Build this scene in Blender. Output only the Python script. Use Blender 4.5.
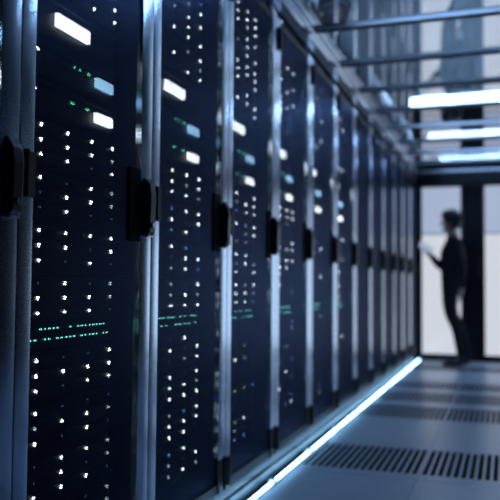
import bpy, bmesh, math, random
from mathutils import Vector, Matrix

random.seed(11)
scene = bpy.context.scene
for o in list(bpy.data.objects):
    bpy.data.objects.remove(o, do_unlink=True)
COL = scene.collection

# ------------------------------------------------------------------ camera
CAM_H = 0.862
YAW, PITCH, ROLL, FPX = 0.3285, 0.0468, 0.00815, 751.0
cam_data = bpy.data.cameras.new('camera')
cam_data.sensor_fit = 'HORIZONTAL'
cam_data.sensor_width = 36.0
cam_data.lens = FPX * 36.0 / 500.0
cam_data.clip_start = 0.02
cam_data.clip_end = 60
cam_data.dof.use_dof = True
cam_data.dof.focus_distance = 1.88
cam_data.dof.aperture_fstop = 2.6
cam = bpy.data.objects.new('camera', cam_data)
COL.objects.link(cam)
fwd = Vector((-math.sin(YAW) * math.cos(PITCH), math.cos(YAW) * math.cos(PITCH), math.sin(PITCH)))
right = Vector((math.cos(YAW), math.sin(YAW), 0))
up = right.cross(fwd)
M = Matrix((right, up, -fwd)).transposed().to_4x4()
cam.matrix_world = Matrix.Translation((0, 0, CAM_H)) @ M @ Matrix.Rotation(ROLL, 4, 'Z')
scene.camera = cam

# ------------------------------------------------------------------ world, exposure
world = bpy.data.worlds.new('world')
world.use_nodes = True
world.node_tree.nodes['Background'].inputs[0].default_value = (0.20, 0.17, 1.0, 1)
world.node_tree.nodes['Background'].inputs[1].default_value = 0.022
scene.world = world
vs = scene.view_settings
vs.view_transform = 'Standard'
vs.look = 'None'
vs.exposure = 0.0
vs.gamma = 1.0
vs.use_curve_mapping = False
scene.cycles.use_denoising = True
scene.cycles.max_bounces = 10
scene.cycles.transparent_max_bounces = 24

STRIP_E, LAMP_E, PANE_LO, PANE_HI = 24.0, 38.0, 0.72, 0.60

# ------------------------------------------------------------------ materials
def principled(name, col, rough=0.5, metal=0.0, spec=0.5, coat=0.0, noise=None, bump=None):
    m = bpy.data.materials.new(name)
    m.use_nodes = True
    nt = m.node_tree
    b = nt.nodes['Principled BSDF']
    b.inputs['Base Color'].default_value = (*col, 1)
    b.inputs['Roughness'].default_value = rough
    b.inputs['Metallic'].default_value = metal
    b.inputs['Specular IOR Level'].default_value = spec
    b.inputs['Coat Weight'].default_value = coat
    if noise:
        scale, amt = noise
        tc = nt.nodes.new('ShaderNodeTexCoord')
        n = nt.nodes.new('ShaderNodeTexNoise')
        n.inputs['Scale'].default_value = scale
        n.inputs['Detail'].default_value = 5
        nt.links.new(tc.outputs['Object'], n.inputs['Vector'])
        r = nt.nodes.new('ShaderNodeMapRange')
        r.inputs[3].default_value = 1 - amt
        r.inputs[4].default_value = 1 + amt
        nt.links.new(n.outputs['Fac'], r.inputs[0])
        mul = nt.nodes.new('ShaderNodeVectorMath')
        mul.operation = 'SCALE'
        mul.inputs[0].default_value = col
        nt.links.new(r.outputs[0], mul.inputs['Scale'])
        nt.links.new(mul.outputs[0], b.inputs['Base Color'])
        if bump:
            bp = nt.nodes.new('ShaderNodeBump')
            bp.inputs['Strength'].default_value = bump
            bp.inputs['Distance'].default_value = 0.002
            nt.links.new(n.outputs['Fac'], bp.inputs['Height'])
            nt.links.new(bp.outputs[0], b.inputs['Normal'])
    return m

def emitter(name, col, strength, sample=True):
    m = bpy.data.materials.new(name)
    m.use_nodes = True
    nt = m.node_tree
    nt.nodes.clear()
    e = nt.nodes.new('ShaderNodeEmission')
    e.inputs[0].default_value = (*col, 1)
    e.inputs[1].default_value = strength
    o = nt.nodes.new('ShaderNodeOutputMaterial')
    nt.links.new(e.outputs[0], o.inputs[0])
    if not sample:
        m.cycles.emission_sampling = 'NONE'
    return m

def perforated(name, pitch=0.0070, hole=0.37):
    """dark sheet steel punched with a staggered grid of round holes"""
    m = principled(name, (0.011, 0.012, 0.026), rough=0.38, metal=0.6, spec=0.3)
    nt = m.node_tree
    b = nt.nodes['Principled BSDF']
    b.inputs['Specular Tint'].default_value = (0.42, 0.58, 1.0, 1)
    out = nt.nodes['Material Output']
    tc = nt.nodes.new('ShaderNodeTexCoord')
    sep = nt.nodes.new('ShaderNodeSeparateXYZ')
    nt.links.new(tc.outputs['Object'], sep.inputs[0])
    def mth(op, a, v=None, c=None):
        n = nt.nodes.new('ShaderNodeMath')
        n.operation = op
        for i, q in enumerate((a, v, c)):
            if q is None:
                continue
            if isinstance(q, (int, float)):
                n.inputs[i].default_value = q
            else:
                nt.links.new(q, n.inputs[i])
        return n.outputs[0]
    u = mth('MULTIPLY', sep.outputs['Y'], 1 / pitch)
    v = mth('MULTIPLY', sep.outputs['Z'], 1 / (pitch * math.sqrt(3)))
    ds = []
    for sh in (0.0, 0.5):
        fu = mth('SUBTRACT', mth('FRACT', mth('ADD', u, sh)), 0.5)
        fv = mth('MULTIPLY', mth('SUBTRACT', mth('FRACT', mth('ADD', v, sh)), 0.5), math.sqrt(3))
        ds.append(mth('ADD', mth('MULTIPLY', fu, fu), mth('MULTIPLY', fv, fv)))
    d = mth('MINIMUM', ds[0], ds[1])
    is_hole = mth('LESS_THAN', d, hole * hole)
    tr = nt.nodes.new('ShaderNodeBsdfTransparent')
    mix = nt.nodes.new('ShaderNodeMixShader')
    nt.links.new(is_hole, mix.inputs[0])
    nt.links.new(b.outputs[0], mix.inputs[1])
    nt.links.new(tr.outputs[0], mix.inputs[2])
    nt.links.new(mix.outputs[0], out.inputs[0])
    return m

def sheet_glass(name, tint, ior=1.6, rough=0.02, coating=0.0):
    m = bpy.data.materials.new(name)
    m.use_nodes = True
    nt = m.node_tree
    nt.nodes.clear()
    tr = nt.nodes.new('ShaderNodeBsdfTransparent')
    tr.inputs[0].default_value = (*tint, 1)
    gl = nt.nodes.new('ShaderNodeBsdfGlossy')
    gl.inputs['Roughness'].default_value = rough
    fr = nt.nodes.new('ShaderNodeFresnel')
    fr.inputs[0].default_value = ior
    mix = nt.nodes.new('ShaderNodeMixShader')
    o = nt.nodes.new('ShaderNodeOutputMaterial')
    # reflect at the outer faces only; a ray already inside the sheet passes on
    geo = nt.nodes.new('ShaderNodeNewGeometry')
    inv = nt.nodes.new('ShaderNodeMath')
    inv.operation = 'SUBTRACT'
    inv.inputs[0].default_value = 1.0
    nt.links.new(geo.outputs['Backfacing'], inv.inputs[1])
    mu = nt.nodes.new('ShaderNodeMath')
    mu.operation = 'MULTIPLY'
    ad = nt.nodes.new('ShaderNodeMath')
    ad.operation = 'ADD'
    ad.use_clamp = True
    ad.inputs[1].default_value = coating
    nt.links.new(fr.outputs[0], ad.inputs[0])
    nt.links.new(ad.outputs[0], mu.inputs[0])
    nt.links.new(inv.outputs[0], mu.inputs[1])
    nt.links.new(mu.outputs[0], mix.inputs[0])
    nt.links.new(tr.outputs[0], mix.inputs[1])
    nt.links.new(gl.outputs[0], mix.inputs[2])
    nt.links.new(mix.outputs[0], o.inputs[0])
    return m

def lit_pane(name, col, strength):
    """frosted glass with a lit room behind it"""
    m = bpy.data.materials.new(name)
    m.use_nodes = True
    nt = m.node_tree
    b = nt.nodes['Principled BSDF']
    b.inputs['Base Color'].default_value = (0.05, 0.055, 0.06, 1)
    b.inputs['Roughness'].default_value = 0.12
    b.inputs['Emission Color'].default_value = (*col, 1)
    b.inputs['Emission Strength'].default_value = strength
    return m

MAT = {
    'floor': principled('raised_floor_laminate', (0.56, 0.69, 0.84), 0.30, noise=(9, 0.10), bump=0.05),
    'void': principled('floor_void', (0.004, 0.004, 0.007), 0.8),
    'alu': principled('brushed_aluminium', (0.72, 0.84, 1.0), 0.20, metal=1.0),
    'alu2': principled('roof_aluminium', (0.62, 0.68, 0.78), 0.40, metal=0.4),
    'bar_dark': principled('bar_gasket', (0.02, 0.024, 0.035), 0.5),
    'cab': principled('cabinet_black_steel', (0.012, 0.013, 0.02), 0.45),
    'plinth': principled('plinth_steel', (0.012, 0.020, 0.030), 0.45),
    'black': principled('black_plastic', (0.006, 0.006, 0.009), 0.42),
    'matte': principled('matte_black', (0.004, 0.004, 0.007), 0.75, spec=0.15),
    'lever': principled('handle_black', (0.012, 0.014, 0.02), 0.28, spec=0.6),
    'chrome': principled('lock_chrome', (0.6, 0.75, 0.85), 0.2, metal=1.0),
    'mesh': perforated('perforated_steel'),
    'server': principled('server_case', (0.007, 0.007, 0.012), 0.4, noise=(60, 0.2)),
    'drive': principled('drive_tray', (0.006, 0.006, 0.011), 0.35),
    'edge': principled('server_edge', (0.05, 0.055, 0.075), 0.4),
    'led1': emitter('led_white', (0.80, 0.93, 1.0), 8.0, False),
    'led2': emitter('led_soft', (0.72, 0.90, 1.0), 1.6, False),
    'led0': emitter('led_idle', (0.25, 0.32, 0.9), 0.28, False),
    'ledb': emitter('led_blue', (0.12, 0.36, 1.0), 2.4, False),
    'ledg': emitter('led_green', (0.10, 0.95, 0.55), 2.6, False),
    'ledc': emitter('led_cyan', (0.20, 0.95, 0.85), 2.2, False),
    'disp': emitter('display_white', (0.84, 0.95, 1.0), 5.5, False),
    'dispb': emitter('display_blue', (0.34, 0.66, 1.0), 3.2, False),
    'strip': emitter('strip_light', (0.30, 0.64, 1.0), STRIP_E),
    'lamp': emitter('tube_light', (0.45, 0.66, 1.0), LAMP_E),
    'white': principled('white_plastic', (0.7, 0.72, 0.72), 0.4),
    'glass': sheet_glass('roof_glass', (0.86, 0.93, 0.97), 1.8, 0.012, 0.50),
    'foil': principled('foil_duct', (0.85, 0.90, 0.95), 0.32, metal=0.6),
    'slab': principled('slab_paint', (0.72, 0.76, 0.80), 0.7, noise=(3, 0.15)),
    'wall': principled('dark_wall', (0.004, 0.004, 0.008), 0.7, spec=0.2),
    'frame': principled('door_frame_black', (0.005, 0.005, 0.010), 0.5, spec=0.3),
    'pane_lo': lit_pane('lit_pane_lower', (0.86, 0.91, 1.0), PANE_LO),
    'pane_hi': lit_pane('lit_pane_upper', (0.62, 0.74, 1.0), PANE_HI),
    'pane_added': lit_pane('lit_pane_added', (0.58, 0.76, 1.0), 1.25),  # for the added bays; stronger than the door panes to brighten the stiles
    'cable': principled('black_cable', (0.012, 0.012, 0.016), 0.4),
    'cloth': principled('dark_clothing', (0.010, 0.010, 0.020), 0.85, noise=(50, 0.3)),
    'trouser': principled('dark_trousers', (0.008, 0.008, 0.015), 0.85),
    'skin': principled('skin', (0.50, 0.33, 0.26), 0.5),
    'hair': principled('hair', (0.012, 0.010, 0.010), 0.45),
    'shoe': principled('shoe_leather', (0.008, 0.008, 0.010), 0.35),
    'screen': emitter('tablet_screen', (0.6, 0.78, 1.0), 0.6),
}

# ------------------------------------------------------------------ helpers
class MB:
    def __init__(s):
        s.v, s.f = [], []
    def box(s, x0, x1, y0, y1, z0, z1):
        n = len(s.v)
        s.v += [(x, y, z) for x in (x0, x1) for y in (y0, y1) for z in (z0, z1)]
        for q in ((0, 1, 3, 2), (4, 6, 7, 5), (0, 4, 5, 1), (2, 3, 7, 6), (0, 2, 6, 4), (1, 5, 7, 3)):
            s.f.append(tuple(n + i for i in q))
        return s
    def prism(s, pts, axis, a, b):
        """extrude the closed outline pts (2D) along axis from a to b"""
        n, k = len(s.v), len(pts)
        for t in (a, b):
            for p in pts:
                if axis == 0: s.v.append((t, p[0], p[1]))
                elif axis == 1: s.v.append((p[0], t, p[1]))
                else: s.v.append((p[0], p[1], t))
        for i in range(k):
            j = (i + 1) % k
            s.f.append((n + i, n + j, n + k + j, n + k + i))
        s.f.append(tuple(n + i for i in range(k))[::-1])
        s.f.append(tuple(n + k + i for i in range(k)))
        return s
    def tube(s, path, rad, seg=8, closed=False):
        n0 = len(s.v)
        k = len(path)
        for i, p in enumerate(path):
            p = Vector(p)
            if closed:
                t = Vector(path[(i + 1) % k]) - Vector(path[i - 1])
            else:
                t = Vector(path[min(i + 1, k - 1)]) - Vector(path[max(i - 1, 0)])
            t.normalize()
            ref = Vector((0, 0, 1)) if abs(t.z) < 0.9 else Vector((1, 0, 0))
            a = t.cross(ref).normalized()
            b = t.cross(a)
            r = rad[i] if isinstance(rad, (list, tuple)) else rad
            for j in range(seg):
                w = 2 * math.pi * j / seg
                s.v.append(tuple(p + a * math.cos(w) * r + b * math.sin(w) * r))
        for i in range(k if closed else k - 1):
            for j in range(seg):
                a0, a1 = n0 + i * seg + j, n0 + i * seg + (j + 1) % seg
                i2 = (i + 1) % k
                b0, b1 = n0 + i2 * seg + j, n0 + i2 * seg + (j + 1) % seg
                s.f.append((a0, a1, b1, b0))
        if not closed:
            s.f.append(tuple(n0 + j for j in range(seg))[::-1])
            s.f.append(tuple(n0 + (k - 1) * seg + j for j in range(seg)))
        return s
    def mesh(s, name, mat, bevel=0.0, smooth=False):
        me = bpy.data.meshes.new(name)
        me.from_pydata(s.v, [], s.f)
        bm = bmesh.new()
        bm.from_mesh(me)
        bmesh.ops.recalc_face_normals(bm, faces=bm.faces)
        if bevel > 0:
            bmesh.ops.bevel(bm, geom=bm.edges[:], offset=bevel, segments=2, affect='EDGES', profile=0.6)
        bm.to_mesh(me)
        bm.free()
        me.materials.append(MAT[mat])
        if smooth:
            me.polygons.foreach_set('use_smooth', [True] * len(me.polygons))
        return me

def put(name, me, parent=None, loc=(0, 0, 0), rotz=0.0):
    o = bpy.data.objects.new(name, me)
    COL.objects.link(o)
    o.location = loc
    o.rotation_euler = (0, 0, rotz)
    if parent is not None:
        o.parent = parent
    return o

def tag(o, label=None, cat=None, group=None, kind=None):
    if label: o['label'] = label
    if cat: o['category'] = cat
    if group: o['group'] = group
    if kind: o['kind'] = kind
    return o

def B(x0, x1, y0, y1, z0, z1, name, mat, bevel=0.0):
    return MB().box(x0, x1, y0, y1, z0, z1).mesh(name, mat, bevel)

ORD = ['zeroth', 'first', 'second', 'third', 'fourth', 'fifth', 'sixth', 'seventh', 'eighth', 'ninth', 'tenth',
       'eleventh', 'twelfth', 'thirteenth']

# ------------------------------------------------------------------ layout constants
Y0, P = 1.3716, 0.644           # first seam between cabinets, cabinet pitch
FX = -1.0                       # front plane of the cabinet row
NR = 13                         # cabinets 0..12, cabinet k spans seam k-1 .. k
YEND = Y0 + P * 12 + 0.0        # end wall
XR = 2.66                       # right wall of the wide aisle
ROOF = 2.195

# ------------------------------------------------------------------ floor
fl = put('floor', B(-3.0, 3.0, -1.5, YEND + 0.3, -0.45, -0.40, 'floor_void', 'void'))
tag(fl, 'raised floor of smooth grey-blue tiles with slotted vent tiles', kind='structure')
TX = [-0.985 + 0.6 * i for i in range(7)]
TL = 0.74
TY0 = 3.46 - TL * 6
tile_me = B(-0.299, 0.299, 0.0015, TL - 0.0015, -0.03, 0, 'floor_tile', 'floor', 0.002)
def vent_mesh():
    m = MB()
    nsl, pit, w = 17, 0.0346, 0.0215
    x0, x1, y0, y1 = -0.299, 0.299, 0.0015, TL - 0.0015
    s0, s1 = 0.10, 0.645
    m.box(x0, x1, y0, s0, -0.004, 0).box(x0, x1, s1, y1, -0.004, 0)
    xs = -(nsl - 1) / 2 * pit
    prev = x0
    for i in range(nsl):
        c = xs + i * pit
        m.box(prev, c - w / 2, s0, s1, -0.004, 0)
        prev = c + w / 2
    m.box(prev, x1, s0, s1, -0.004, 0)
    return m.mesh('vent_tile', 'floor')
vent_me = vent_mesh()
row = 0
y = TY0
while y < YEND - 0.02:
    k = round((y - 3.46) / TL)
    for c in range(len(TX) - 1):
        vent = k in (0, 2, 3, 4, 6) or k == -2
        o = put('vent_tile' if vent else 'floor_tile', vent_me if vent else tile_me, fl,
                ((TX[c] + TX[c + 1]) / 2, y, 0))
        if y + TL > YEND:
            o.scale.y = (YEND - y) / TL
    y += TL
# floor strips below the cabinets
put('floor_edge', B(-2.6, TX[0] - 0.001, -1.0, YEND, -0.03, -0.001, 'floor_edge', 'void'), fl)

# ------------------------------------------------------------------ end wall with glazed doors
D = YEND
wall = put('wall_back', MB().box(-2.6, -1.0, D, D + 0.12, -0.03, 3.0).box(XR, 3.0, D, D + 0.12, -0.03, 3.0)
           .box(-1.0, XR, D, D + 0.12, 2.10, 3.0).mesh('wall_back', 'wall'))
tag(wall, 'black wall closing the far end of the aisle', kind='structure')
def leaf(n, x0, x1, p0, p1, label, lo='pane_lo', hi='pane_hi'):
    r = put(n, None, None, (0, D, 0))
    tag(r, label, kind='structure')
    z0, z1, zm = 0.075, 2.04, 1.484
    put('stile', B(x0, p0, 0.0, 0.05, 0.005, 2.10, 'stile', 'frame', 0.004), r)
    put('stile', B(p1, x1, 0.0, 0.05, 0.005, 2.10, 'stile', 'frame', 0.004), r)
    put('rail', B(p0, p1, 0.0, 0.05, 0.005, z0, 'rail', 'frame', 0.004), r)
    put('rail', B(p0, p1, 0.0, 0.05, z1, 2.10, 'rail', 'frame', 0.004), r)
    put('glazing_bar', B(p0, p1, 0.010, 0.045, zm - 0.008, zm + 0.008, 'glazing_bar', 'alu2', 0.002), r)
    put('pane', B(p0, p1, 0.02, 0.03, z0, zm - 0.008, 'pane', lo), r)
    put('pane', B(p0, p1, 0.02, 0.03, zm + 0.008, z1, 'pane', hi), r)
    return r
d1 = leaf('door_1', -0.998, -0.368, -0.943, -0.497, 'black framed door leaf with lit frosted panes behind the standing person')
d2 = leaf('door_2', -0.362, 0.352, -0.229, 0.222, 'black framed door leaf with lit frosted panes at the right edge')
for n_, (x0, x1) in enumerate(((0.358, 1.118), (1.122, 1.882), (1.886, XR - 0.003))):  # unseen lit bays, added so the cabinet stiles reflect bright bands
    leaf(f'added_window_{n_ + 1}', x0, x1, x0 + 0.035, x1 - 0.035, f'black framed lit frosted glazing added out of view right of the doors, {ORD[n_ + 1]} bay', 'pane_added')
wr_ = put('wall_right', B(XR, XR + 0.1, -1.2, D - 0.002, -0.03, 3.0, 'wall_right', 'wall'))
tag(wr_, 'plain dark wall along the open side of the aisle', kind='structure')
for dd, x in ((d1, -0.43), (d2, -0.30)):
    m = MB().tube([(x, -0.055, 0.98), (x, -0.055, 1.22)], 0.011, 10)
    m.box(x - 0.008, x + 0.008, -0.055, 0.0, 1.0, 1.016).box(x - 0.008, x + 0.008, -0.055, 0.0, 1.184, 1.2)
    put('pull_handle', m.mesh('pull_handle', 'black'), dd)

# ------------------------------------------------------------------ room ceiling above the aisle roof
cl = put('ceiling', B(-3.0, 3.0, -1.5, YEND + 0.3, 3.0, 3.1, 'ceiling', 'slab'))
tag(cl, 'pale room ceiling above the glass aisle roof', kind='structure')

# ------------------------------------------------------------------ server cabinets
def stile_profile(y0, y1, t0=-2.0, t1=11.0, n=14):
    """front face curved so that its normal swings from t0 (at y0) to t1 (at y1) degrees towards the far end"""
    d0, d1 = -0.020, 0.002
    a0, a1 = math.radians(t0), math.radians(t1)
    R_ = (y1 - y0) / (math.sin(a1) - math.sin(a0))
    top = max(math.cos(a0), math.cos(a1), 1.0)
    arc = []
    for i in range(n + 1):
        t = a0 + (a1 - a0) * i / n
        arc.append((d1 + R_ * (math.cos(t) - top), y0 + R_ * (math.sin(t) - math.sin(a0))))
    return [(d0, y0), (d0, y1)] + arc[::-1]
def stile_mesh(y0, y1, t0, t1):
    me = MB().prism(stile_profile(y0, y1, t0, t1), 2, 0.220, 2.112).mesh('door_stile', 'alu')
    return me
me_side = [B(-1.0, -0.036, 0.002, 0.006, 0.09, 2.11, 'side_panel', 'cab'),
           B(-1.0, -0.036, P - 0.006, P - 0.002, 0.09, 2.11, 'side_panel', 'cab')]
me_top = B(-1.0, -0.034, 0.002, P - 0.002, 2.112, 2.13, 'roof_panel', 'cab', 0.002)
me_backp = B(-1.012, -1.002, 0.002, P - 0.002, 0.09, 2.11, 'back_panel', 'cab')
me_plinth = MB().prism([(-1.0, 0.0), (-0.012, 0.0), (-0.012, 0.040), (-0.022, 0.048), (-0.022, 0.080), (-0.03, 0.088), (-1.0, 0.088)],
                       1, 0.002, P - 0.002).mesh('plinth', 'plinth')
me_mesh = B(-0.0073, -0.0060, 0.0535, 0.5785, 0.135, 2.075, 'mesh_door', 'mesh')
me_stL = stile_mesh(0.003, 0.053, -4, 4)
me_stR = stile_mesh(0.579, 0.641, -8, 3)
me_foot = [MB().prism(stile_profile(a, b), 2, 0.098, 0.2195).mesh('stile_foot', 'black') for a, b in ((0.003, 0.053), (0.579, 0.641))]
me_rlT = B(-0.03, -0.002, 0.0535, 0.5785, 2.075, 2.112, 'door_rail', 'cab', 0.002)
me_rlB = B(-0.03, -0.002, 0.0535, 0.5785, 0.098, 0.135, 'door_rail', 'cab', 0.002)
me_hinge = MB().box(0.0028, 0.012, 0.004, 0.046, -0.05, 0.05).tube([(0.012, 0.012, -0.052), (0.012, 0.012, 0.052)], 0.007, 10).mesh('hinge', 'black')
me_plate = B(-0.0054, -0.0010, 0.515, 0.578, -0.105, 0.105, 'handle_plate', 'matte', 0.001)
me_lever = MB().prism([(0.0028, -0.085), (0.012, -0.085), (0.021, -0.075), (0.024, 0.03), (0.020, 0.062), (0.0028, 0.085)],
                      1, 0.596, 0.632).mesh('handle', 'lever', 0.003)
me_lock = MB().tube([(0.021, 0.614, -0.055), (0.027, 0.614, -0.055)], 0.0085, 12).mesh('lock_barrel', 'chrome')
me_tip = B(0.0028, 0.016, 0.597, 0.631, -0.090, -0.0855, 'handle_tip', 'chrome', 0.001)

def cabinet(k):
    r = put('server_cabinet', None, None, (FX, Y0 + (k - 1) * P, 0), 0)
    put('side_panel', me_side[0], r)
    put('side_panel', me_side[1], r)
    put('roof_panel', me_top, r)
    put('back_panel', me_backp, r)
    put('plinth', me_plinth, r)
    d = put('mesh_door', me_mesh, r)
    put('door_stile', me_stL, d)
    put('door_stile', me_stR, d)
    put('stile_foot', me_foot[0], d)
    put('stile_foot', me_foot[1], d)
    put('door_rail', me_rlT, d)
    put('door_rail', me_rlB, d)
    for z in (0.168, 1.103, 2.016):
        put('hinge', me_hinge, r, (0, 0, z))
    put('handle_plate', me_plate, r, (0, 0, 1.09))
    h = put('handle', me_lever, r, (0, 0, 1.09))
    put('lock_barrel', me_lock, h)
    put('handle_tip', me_tip, h)
    return r
def cab_phrase(k):
    if k == 0: return 'cabinet cut off by the left edge'
    return f'{ORD[k]} full cabinet from the left'
for k in range(NR):
    r = cabinet(k)
    if k == 0:
        lab = 'black server cabinet with mesh door, cut off by the left edge'
    elif k == NR - 1:
        lab = 'black server cabinet with mesh door, last of the row beside the lit doors'
    else:
        lab = f'black server cabinet with mesh door and silver stiles, {ORD[k]} full one from the left'
    tag(r, lab, 'server cabinet', 'server cabinets in the long row')

# ------------------------------------------------------------------ servers inside the cabinets
SF = -0.082                      # server faces behind the door plane (cabinet local x)
S0, S1 = 0.074, 0.549            # left and right edge of a server in its cabinet
COLS = [0.182, 0.299, 0.419, 0.532]
def led_mesh(nm, mat, r=0.0049):
    return MB().prism([(r * math.cos(a) * 0.9, r * math.sin(a)) for a in [2 * math.pi * i / 10 for i in range(10)]], 0, 0.0, 0.0035).mesh(nm, mat)
LED = {m: led_mesh('status_light', m) for m in ('led1', 'led2', 'ledb')}
LED['led0'] = led_mesh('status_light', 'led0', 0.0034)
SLED = {m: led_mesh('status_light', m, 0.0030) for m in ('ledg', 'ledc', 'led1')}
me_drive = B(0.0, 0.010, -0.108, 0.006, -0.0165, 0.0165, 'drive_tray', 'drive', 0.0012)
UH = 0.1255
me_shelf = MB().box(-0.60, 0.0, S0, S1, -UH + 0.0015, -0.0015).box(0.0, 0.004, S0, S1, -0.006, -0.0015).mesh('chassis', 'server')
me_trim = B(0.0045, 0.0065, S0, S1, -0.0055, -0.0020, 'top_trim', 'edge')
def case_mesh(h):
    return B(-0.60, 0.0, S0, S1, -h + 0.0015, -0.0015, 'chassis', 'server', 0.001)
def bezel_mesh(h):
    m = MB().box(0.0005, 0.010, S0 + 0.004, S1 - 0.004, -h + 0.006, -h + 0.016)
    m.box(0.0005, 0.012, S0 + 0.004, S1 - 0.004, -0.012, -0.005)
    return m.mesh('bezel', 'drive')
me_case = {h: case_mesh(h) for h in (0.117, 0.095, 0.053)}
me_bezel = {h: bezel_mesh(h) for h in (0.117, 0.095, 0.053)}
me_disp1 = B(0.0005, 0.011, 0.248, 0.402, -0.017, 0.017, 'display', 'disp')
me_disp2 = B(0.0005, 0.011, 0.445, 0.534, -0.0135, 0.0135, 'display', 'dispb')
me_disp3 = B(0.0005, 0.011, 0.445, 0.534, -0.0135, 0.0135, 'display', 'disp')
me_port = B(0.0005, 0.004, -0.0065, 0.0065, -0.005, 0.005, 'port', 'drive')

RACK1 = {1: 4 * [0], 4: ['1111', '1112', '1101'], 5: ['1012', '0112', '0100'], 6: ['1111', '1101', '1010'], 7: ['0102', '1112', '1110'],
         9: ['1000', '2112', '1010'], 10: ['0112', '0102', '1110'], 11: ['1002', '0112', '1110'], 12: ['1012', '0110', '1102'],
         3: ['1001', '1101', '0111']}
SHELF_TOPS = [2.086, 1.961, 1.838, 1.712, 1.269, 1.139, 1.010, 0.882, 0.695, 0.569, 0.441, 0.312]
def shelf(k, i, top, label):
    r = put('drive_shelf', None, None, (FX + SF, Y0 + (k - 1) * P, top))
    tag(r, label, 'server', 'drive shelves in the cabinets')
    put('chassis', me_shelf, r)
    put('top_trim', me_trim, r)
    rnd = random.Random(100 * k + i)
    for q in range(3):
        for c in range(4):
            z = -0.019 - 0.0365 * q
            d = put('drive_tray', me_drive, r, (0.0005, COLS[c], z - 0.004))
            if k == 1 and i in RACK1 and i != 1:
                s = RACK1[i][q][c]
                mat = {'1': 'led1', '2': 'led2', '0': 'led0'}[s]
            else:
                u = rnd.random() * (1.0 if k < 4 else 1.45 if k == 4 else 2.6)
                if k >= 3 and i >= 8:
                    u = 0.55 + u * 0.6
                mat = 'led1' if u < 0.60 else 'led2' if u < 0.72 else 'ledb' if u < 0.76 and k > 1 else 'led0'
            put('status_light', LED[mat], d, (0.0102, 0, 0.004))
    return r
def server(k, kind, top, h, label):
    nm = 'network_switch' if kind == 3 else 'rack_server'
    r = put(nm, None, None, (FX + SF, Y0 + (k - 1) * P, top))
    tag(r, label, 'network switch' if kind == 3 else 'server', 'network switches' if kind == 3 else 'servers with displays')
    put('chassis', me_case[h], r)
    put('bezel', me_bezel[h], r)
    rnd = random.Random(7 * k + kind)
    if kind == 0:
        put('display', me_disp1, r, (0, 0, 1.533 - top))
    elif kind in (1, 2):
        z = (1.422 if kind == 1 else 1.324) - top
        put('display', me_disp2 if kind == 1 else me_disp3, r, (0, 0, z))
        for yy in ((0.169, 0.179, 0.341, 0.368, 0.408, 0.419) if kind == 1 else (0.169, 0.328, 0.339, 0.403, 0.413)):
            put('status_light', SLED['led1' if yy < 0.25 else 'ledg'], r, (0.0005, yy, z + 0.014))
    else:
        for rowz in (0.745, 0.719):
            for n in range(24):
                yy = 0.096 + n * 0.0185 + (n // 6) * 0.004
                p = put('port', me_port, r, (0, yy, rowz - top - 0.006))
                if rnd.random() < 0.72:
                    put('status_light', SLED['ledc'], p, (0.001, 0, 0.0105))
    return r
for k in range(0, 7):
    ph = cab_phrase(k)
    units = [(t, 'shelf', i) for i, t in enumerate(SHELF_TOPS)]
    for i, t in enumerate(SHELF_TOPS):
        if i < 4: lab = f'black drive shelf, {ORD[i + 1]} from the top in the {ph}'
        elif i < 8: lab = f'black drive shelf, {ORD[i - 3]} below the displays in the {ph}'
        else: lab = f'drive shelf {ORD[i - 7]} below the green switch lights, {ph}'
        shelf(k, i, t, lab)
    server(k, 0, 1.584, 0.117, f'black server with a wide white display in the {ph}')
    server(k, 1, 1.464, 0.095, f'black server with a small blue display in the {ph}')
    server(k, 2, 1.367, 0.095, f'black server with a small white display in the {ph}')
    server(k, 3, 0.752, 0.053, f'network switch with two rows of green lights, {ph}')

# ------------------------------------------------------------------ light strips along the cabinet feet
def strip(x, y0, y1, first, label):
    r = put('light_strip', None, None, (x, 0, 0))
    tag(r, label, 'light strip')
    y = first
    prev = y0
    put('channel', B(-0.012, 0.012, y0, y1, 0.0005, 0.005, 'channel', 'alu2'), r)
    while prev < y1 - 0.05:
        e = min(y, y1)
        if e - prev > 0.03:
            me = MB().prism([(-0.004, 0.0055), (0.004, 0.0055), (0.004, 0.010), (0.002, 0.0125), (-0.002, 0.0125), (-0.004, 0.010)],
                            1, prev + 0.012, e - 0.012).mesh('light_tube', 'strip')
            put('light_tube', me, r)
        if e < y1:
            put('connector', B(-0.014, 0.014, e - 0.011, e + 0.011, 0.0055, 0.023, 'connector', 'white', 0.003), r)
        prev = e
        y += 0.65
    return r
strip(-0.967, 1.3, YEND - 0.05, 3.164 - 0.65 * 2, 'bright blue-white light strip along the foot of the cabinet row')

# ------------------------------------------------------------------ glass roof of the aisle
roof = put('aisle_roof', None, None, (0, 0, ROOF))
tag(roof, 'glass aisle roof with aluminium cross bars above the walkway', 'roof')
bar_me = MB().box(-0.94, XR - 0.06, -0.014, 0.014, 0.0, 0.024).mesh('cross_bar', 'alu2', 0.003)
gask_me = MB().box(-0.94, XR - 0.06, -0.016, 0.016, -0.007, -0.0005).mesh('gasket', 'bar_dark', 0.002)
glass_me = B(-0.94, XR - 0.06, 0.017, P - 0.017, 0.012, 0.018, 'glass_panel', 'glass')
for k in range(0, 13):
    yb = Y0 + k * P - 0.16
    gp = put('glass_panel', glass_me, roof, (0, yb, 0))
    if k == 12:
        gp.scale.y = 0.14 / P
    if True:
        b = put('cross_bar', bar_me, roof, (0, yb, 0))
        put('gasket', gask_me, b)
prof = [(-0.03, 0.0), (0.055, 0.0), (0.055, 0.008), (0.045, 0.014), (0.045, 0.05), (0.055, 0.056), (0.055, 0.066), (-0.03, 0.066)]
put('edge_rail', MB().prism([(x - 0.995, z - 0.062) for x, z in prof], 1, 0.2, YEND - 0.002).mesh('edge_rail', 'alu'), roof)
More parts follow.
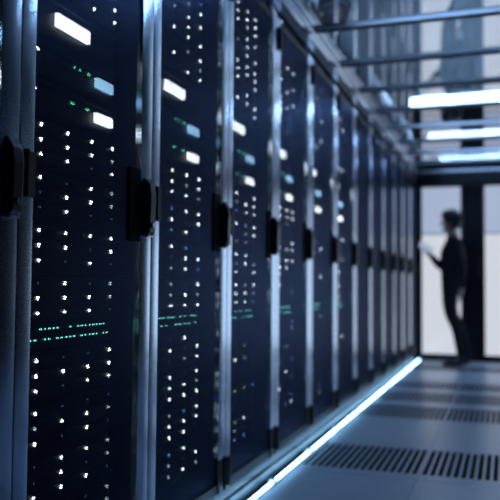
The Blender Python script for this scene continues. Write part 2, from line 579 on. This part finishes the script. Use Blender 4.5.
put('edge_rail', MB().prism([(XR - 0.035 - x, z - 0.062) for x, z in prof], 1, 0.2, YEND - 0.002).mesh('edge_rail', 'alu'), roof)

# ------------------------------------------------------------------ lamps above the glass roof
def lamp(y, z, label):
    r = put('tube_lamp', None, None, (-0.30, y, z))
    tag(r, label, 'lamp', 'tube lamps above the glass roof')
    put('housing', B(-0.44, 0.54, -0.02, 0.02, 0.037, 0.06, 'housing', 'white', 0.004), r)
    put('light_tube', MB().tube([(-0.41, 0, 0), (0.51, 0, 0)], 0.034, 14).mesh('light_tube', 'lamp', smooth=True), r)
    for x in (-0.425, 0.525):
        put('end_cap', B(x - 0.014, x + 0.014, -0.037, 0.037, -0.037, 0.0365, 'end_cap', 'white', 0.003), r)
    for x in (-0.3, 0.4):
        put('hanger', MB().tube([(x, 0, 0.06), (x, 0, 2.999 - z)], 0.004, 6).mesh('hanger', 'alu2'), r)
lamp(6.03, 2.33, 'white tube lamp above the glass roof, nearest of the lit ones')
lamp(7.50, 2.33, 'white tube lamp above the glass roof, between the nearest and farthest lit ones')
lamp(3.30, 2.33, 'white tube lamp added out of view above the glass roof, above the near cabinets')  # added out of view to light the near floor, roof bars and stile tops
lamp(8.85, 2.33, 'white tube lamp above the glass roof, nearest to the lit doors')

# ------------------------------------------------------------------ duct and cables over the cabinet row
path, rad = [], []
n = 260
for i in range(n + 1):
    t = i / n
    yy = 4.02 + t * 4.9
    path.append((-0.885 + 0.012 * math.sin(yy * 3.1), yy, 2.295 + 0.008 * math.sin(yy * 2.3)))
    rad.append(0.052 + (0.005 if i % 2 else 0))
duct = put('foil_duct', MB().tube(path, rad, 16).mesh('foil_duct', 'foil'))
tag(duct, 'silver corrugated duct lying along the roof edge above the cabinets', 'duct')
tr = put('cable_trunking', None, None, (-0.895, 3.40, 2.221))
tag(tr, 'pale box of cable trunking at the roof edge above the cabinets', 'trunking')
put('body', B(-0.05, 0.03, -0.16, 0.16, 0.0, 0.05, 'body', 'white', 0.004), tr)
put('lid', B(-0.053, 0.033, -0.163, 0.163, 0.051, 0.057, 'lid', 'white', 0.002), tr)
def coil(loc, R, label):
    r = put('cable_coil', None, None, loc)
    tag(r, label, 'cable', 'black cables over the roof edge')
    rr = random.Random(5)
    for q in range(5):
        ph = rr.random() * 6
        a = R * (0.75 + 0.08 * q)
        pts = [(a * math.cos(w) * 0.8, a * math.sin(w), 0.012 + 0.017 * q + 0.006 * math.sin(3 * w + ph)) for w in [2 * math.pi * i / 40 for i in range(40)]]
        put('loop', MB().tube(pts, 0.0075, 8, closed=True).mesh('loop', 'cable', smooth=True), r)
    put('tie', MB().tube([(R * 0.85 + 0.036 * math.cos(w), 0, 0.045 + 0.05 * math.sin(w)) for w in [2 * math.pi * i / 16 for i in range(16)]], 0.004, 6, closed=True).mesh('tie', 'white'), r)
coil((-0.83, 3.72, 2.214), 0.105, 'coil of black cable lying on the glass roof above the cabinets')
cpts = [(-0.990 + 0.012 * math.sin(i * 0.5), 2.9 + i * 0.22, 2.215 + 0.004 * math.sin(i * 1.3)) for i in range(28)]
tag(put('power_cable', MB().tube(cpts, 0.010, 8).mesh('power_cable', 'cable', smooth=True)), 'long black cable running along the roof edge beside the duct', 'cable', 'black cables over the roof edge')

# ------------------------------------------------------------------ person at the far end
PY = 8.60
def W(px, py, dy=0.0):
    return Vector((-0.563 + (px - 452) * 0.0117, PY + dy, 1.704 - (py - 211) * 0.01115))
def skin_body(name, verts, edges, radii, root, levels=2):
    me = bpy.data.meshes.new(name)
    me.from_pydata([tuple(v) for v in verts], edges, [])
    ob = bpy.data.objects.new(name, me)
    COL.objects.link(ob)
    sk = ob.modifiers.new('skin', 'SKIN')
    sk.use_smooth_shade = True
    for i, r in enumerate(radii):
        sv = me.skin_vertices[0].data[i]
        sv.radius = r if isinstance(r, tuple) else (r, r)
        sv.use_root = (i == root)
    sub = ob.modifiers.new('sub', 'SUBSURF')
    sub.levels = sub.render_levels = levels
    dg = bpy.context.evaluated_depsgraph_get()
    new = bpy.data.meshes.new_from_object(ob.evaluated_get(dg))
    bpy.data.objects.remove(ob, do_unlink=True)
    new.name = name
    return new
V, Ed, R = [], [], []
def add(p, r, frm=None):
    V.append(p); R.append(r)
    if frm is not None: Ed.append((frm, len(V) - 1))
    return len(V) - 1
pel = add(W(451.5, 281), 0.134)
wai = add(W(452, 267), 0.138, pel)
che = add(W(452.5, 252), 0.156, wai)
shb = add(W(453.5, 242.5), 0.112, che)
nek = add(W(452.5, 235.5), 0.052, shb)
hb = add(W(451, 229), 0.066, nek)
hc = add(W(450.5, 222), 0.088, hb)
ht = add(W(452, 215), 0.070, hc)
# near leg (their left), far leg
for s, kn, an, toe in ((-1, (450, 314), (459.5, 352), (443, 364)), (1, (452.5, 315), (464.5, 352), (449, 364))):
    hp = add(W(451, 288, s * 0.075), 0.102, pel)
    th = add(W(449.5, 301, s * 0.078), 0.082, hp)
    k_ = add(W(kn[0], kn[1], s * 0.078), 0.058, th)
    cf = add(W((kn[0] + an[0]) / 2 + 1.5, 328, s * 0.078), 0.056, k_)
    a_ = add(W(an[0], an[1], s * 0.08), 0.043, cf)
    he = add(W(an[0] + 1, 360.5, s * 0.08), 0.038, a_)
    ml = add(W((an[0] + toe[0]) / 2, 361.5, s * 0.085), 0.036, he)
    add(W(toe[0], 362.5, s * 0.09), 0.026, ml)
def fingers(wrist, dirv, upv, frm, curl, sc=1.0):
    """palm and five fingers grown from the wrist vertex"""
    side = dirv.cross(upv).normalized()
    pm = add(wrist + dirv * 0.05, 0.030, frm)
    for j, (off, L) in enumerate(((-0.026, 0.068), (-0.009, 0.078), (0.009, 0.074), (0.026, 0.058))):
        b0 = add(wrist + dirv * 0.088 + side * off, 0.0095, pm)
        q = dirv.copy()
        p = V[b0].copy()
        last = b0
        for t in range(2):
            q = (q + upv * curl).normalized()
            p = p + q * L * 0.5
            last = add(p.copy(), 0.0085 - 0.001 * t, last)
    t0 = add(wrist + dirv * 0.045 + side * -0.04 + upv * 0.008, 0.011, pm)
    t1 = add(V[t0] + dirv * 0.03 + side * -0.014 + upv * 0.012, 0.0095, t0)
    add(V[t1] + dirv * 0.024 + upv * 0.008, 0.0085, t1)
# near arm hangs slightly behind the body
sh = add(W(456, 243, -0.165), 0.060, shb)
ua = add(W(459, 254, -0.205), 0.050, sh)
el = add(W(462, 268, -0.215), 0.043, ua)
fa = add(W(462.5, 280, -0.215), 0.038, el)
wr = add(W(461.5, 288, -0.212), 0.028, fa)
fingers(V[wr], Vector((-0.12, 0, -1)).normalized(), Vector((-1, 0, 0)), wr, 0.22)
# far arm bent, holding the tablet up in front
sh2 = add(W(454, 243, 0.165), 0.058, shb)
ua2 = add(W(448, 256, 0.19), 0.058, sh2)
el2 = add(W(442, 268, 0.18), 0.052, ua2)
fa2 = add(W(436.5, 261.5, 0.12), 0.046, el2)
wr2 = add(W(431.5, 255, 0.07), 0.027, fa2)
hd = (W(426, 249, 0.04) - W(431.5, 255, 0.07)).normalized()
fingers(V[wr2], hd, Vector((0.3, -0.3, 0.9)).normalized(), wr2, 0.25)
body_me = skin_body('person', V, Ed, R, pel)
for m in ('cloth', 'trouser', 'skin', 'shoe'):
    body_me.materials.append(MAT[m])
hand_a, hand_b, headc = V[wr], V[wr2], V[hc]
for p in body_me.polygons:
    c = p.center
    i = 0
    if c.z < W(0, 283).z: i = 1
    if c.z < W(0, 355.5).z: i = 3
    if c.z > W(0, 236).z and abs(c.x - headc.x) < 0.14 and abs(c.y - PY) < 0.12: i = 2
    if c.x < V[wr2].x + 0.012: i = 2
    if c.z < V[wr].z and c.y < PY - 0.165: i = 2
    p.material_index = i
    p.use_smooth = True
per = put('person', body_me)
tag(per, 'person in dark clothes standing in profile before the lit door, holding a tablet', 'person')
# face: nose, brow and ear shapes, hair
face = MB()
def blob(c, rx, ry, rz, name, mat, parent, seg=14, rings=9):
    m = MB()
    for i in range(rings + 1):
        ph = math.pi * i / rings
        for j in range(seg):
            w = 2 * math.pi * j / seg
            m.v.append((c[0] + rx * math.sin(ph) * math.cos(w), c[1] + ry * math.sin(ph) * math.sin(w), c[2] + rz * math.cos(ph)))
    for i in range(rings):
        for j in range(seg):
            a, b = i * seg + j, i * seg + (j + 1) % seg
            m.f.append((a, b, b + seg, a + seg))
    return put(name, m.mesh(name, mat, smooth=True), parent)
hx, hz = headc.x, headc.z
blob((hx - 0.092, PY, hz - 0.012), 0.020, 0.014, 0.022, 'nose', 'skin', per)
blob((hx - 0.078, PY, hz - 0.055), 0.014, 0.024, 0.008, 'mouth', 'skin', per)
blob((hx - 0.062, PY, hz - 0.085), 0.026, 0.030, 0.022, 'chin', 'skin', per)
for s in (-1, 1):
    blob((hx - 0.078, PY + s * 0.033, hz + 0.010), 0.010, 0.013, 0.008, 'eye', 'black', per)
    blob((hx + 0.012, PY + s * 0.088, hz - 0.008), 0.018, 0.010, 0.030, 'ear', 'skin', per)
# hair cap: rough swept shell covering crown and nape, open over the face
hm = MB()
seg, rings = 28, 16
rr = random.Random(3)
for i in range(rings + 1):
    ph = math.pi * 0.78 * i / rings
    for j in range(seg):
        w = 2 * math.pi * j / seg
        front = max(0.0, -math.cos(w))
        phl = ph * (1 - 0.52 * front ** 0.7)
        k_ = 1 + 0.05 * math.sin(5 * w + 3 * ph) + rr.uniform(-0.025, 0.025)
        hm.v.append((hx + 0.016 + 0.118 * k_ * math.sin(phl) * math.cos(w) - 0.012 * front, PY + 0.106 * k_ * math.sin(phl) * math.sin(w),
                     hz + 0.018 + 0.122 * k_ * math.cos(phl)))
for i in range(rings):
    for j in range(seg):
        a, b = i * seg + j, i * seg + (j + 1) % seg
        hm.f.append((a, b, b + seg, a + seg))
put('hair', hm.mesh('hair', 'hair', smooth=True), per)
# tablet held in the hand
tb = put('tablet', None, None, tuple(W(425.0, 247.5, 0.02)))
tag(tb, 'small tablet held out in front of the standing person', 'tablet')
tb.rotation_euler = (math.radians(48), math.radians(32), 0.35)
tb.location += tb.rotation_euler.to_matrix() @ Vector((0.02, 0, 0.024))
put('body', B(-0.085, 0.085, -0.06, 0.06, -0.004, 0.004, 'body', 'white', 0.002), tb)
put('screen', B(-0.078, 0.078, -0.054, 0.054, 0.0043, 0.0052, 'screen', 'screen'), tb)
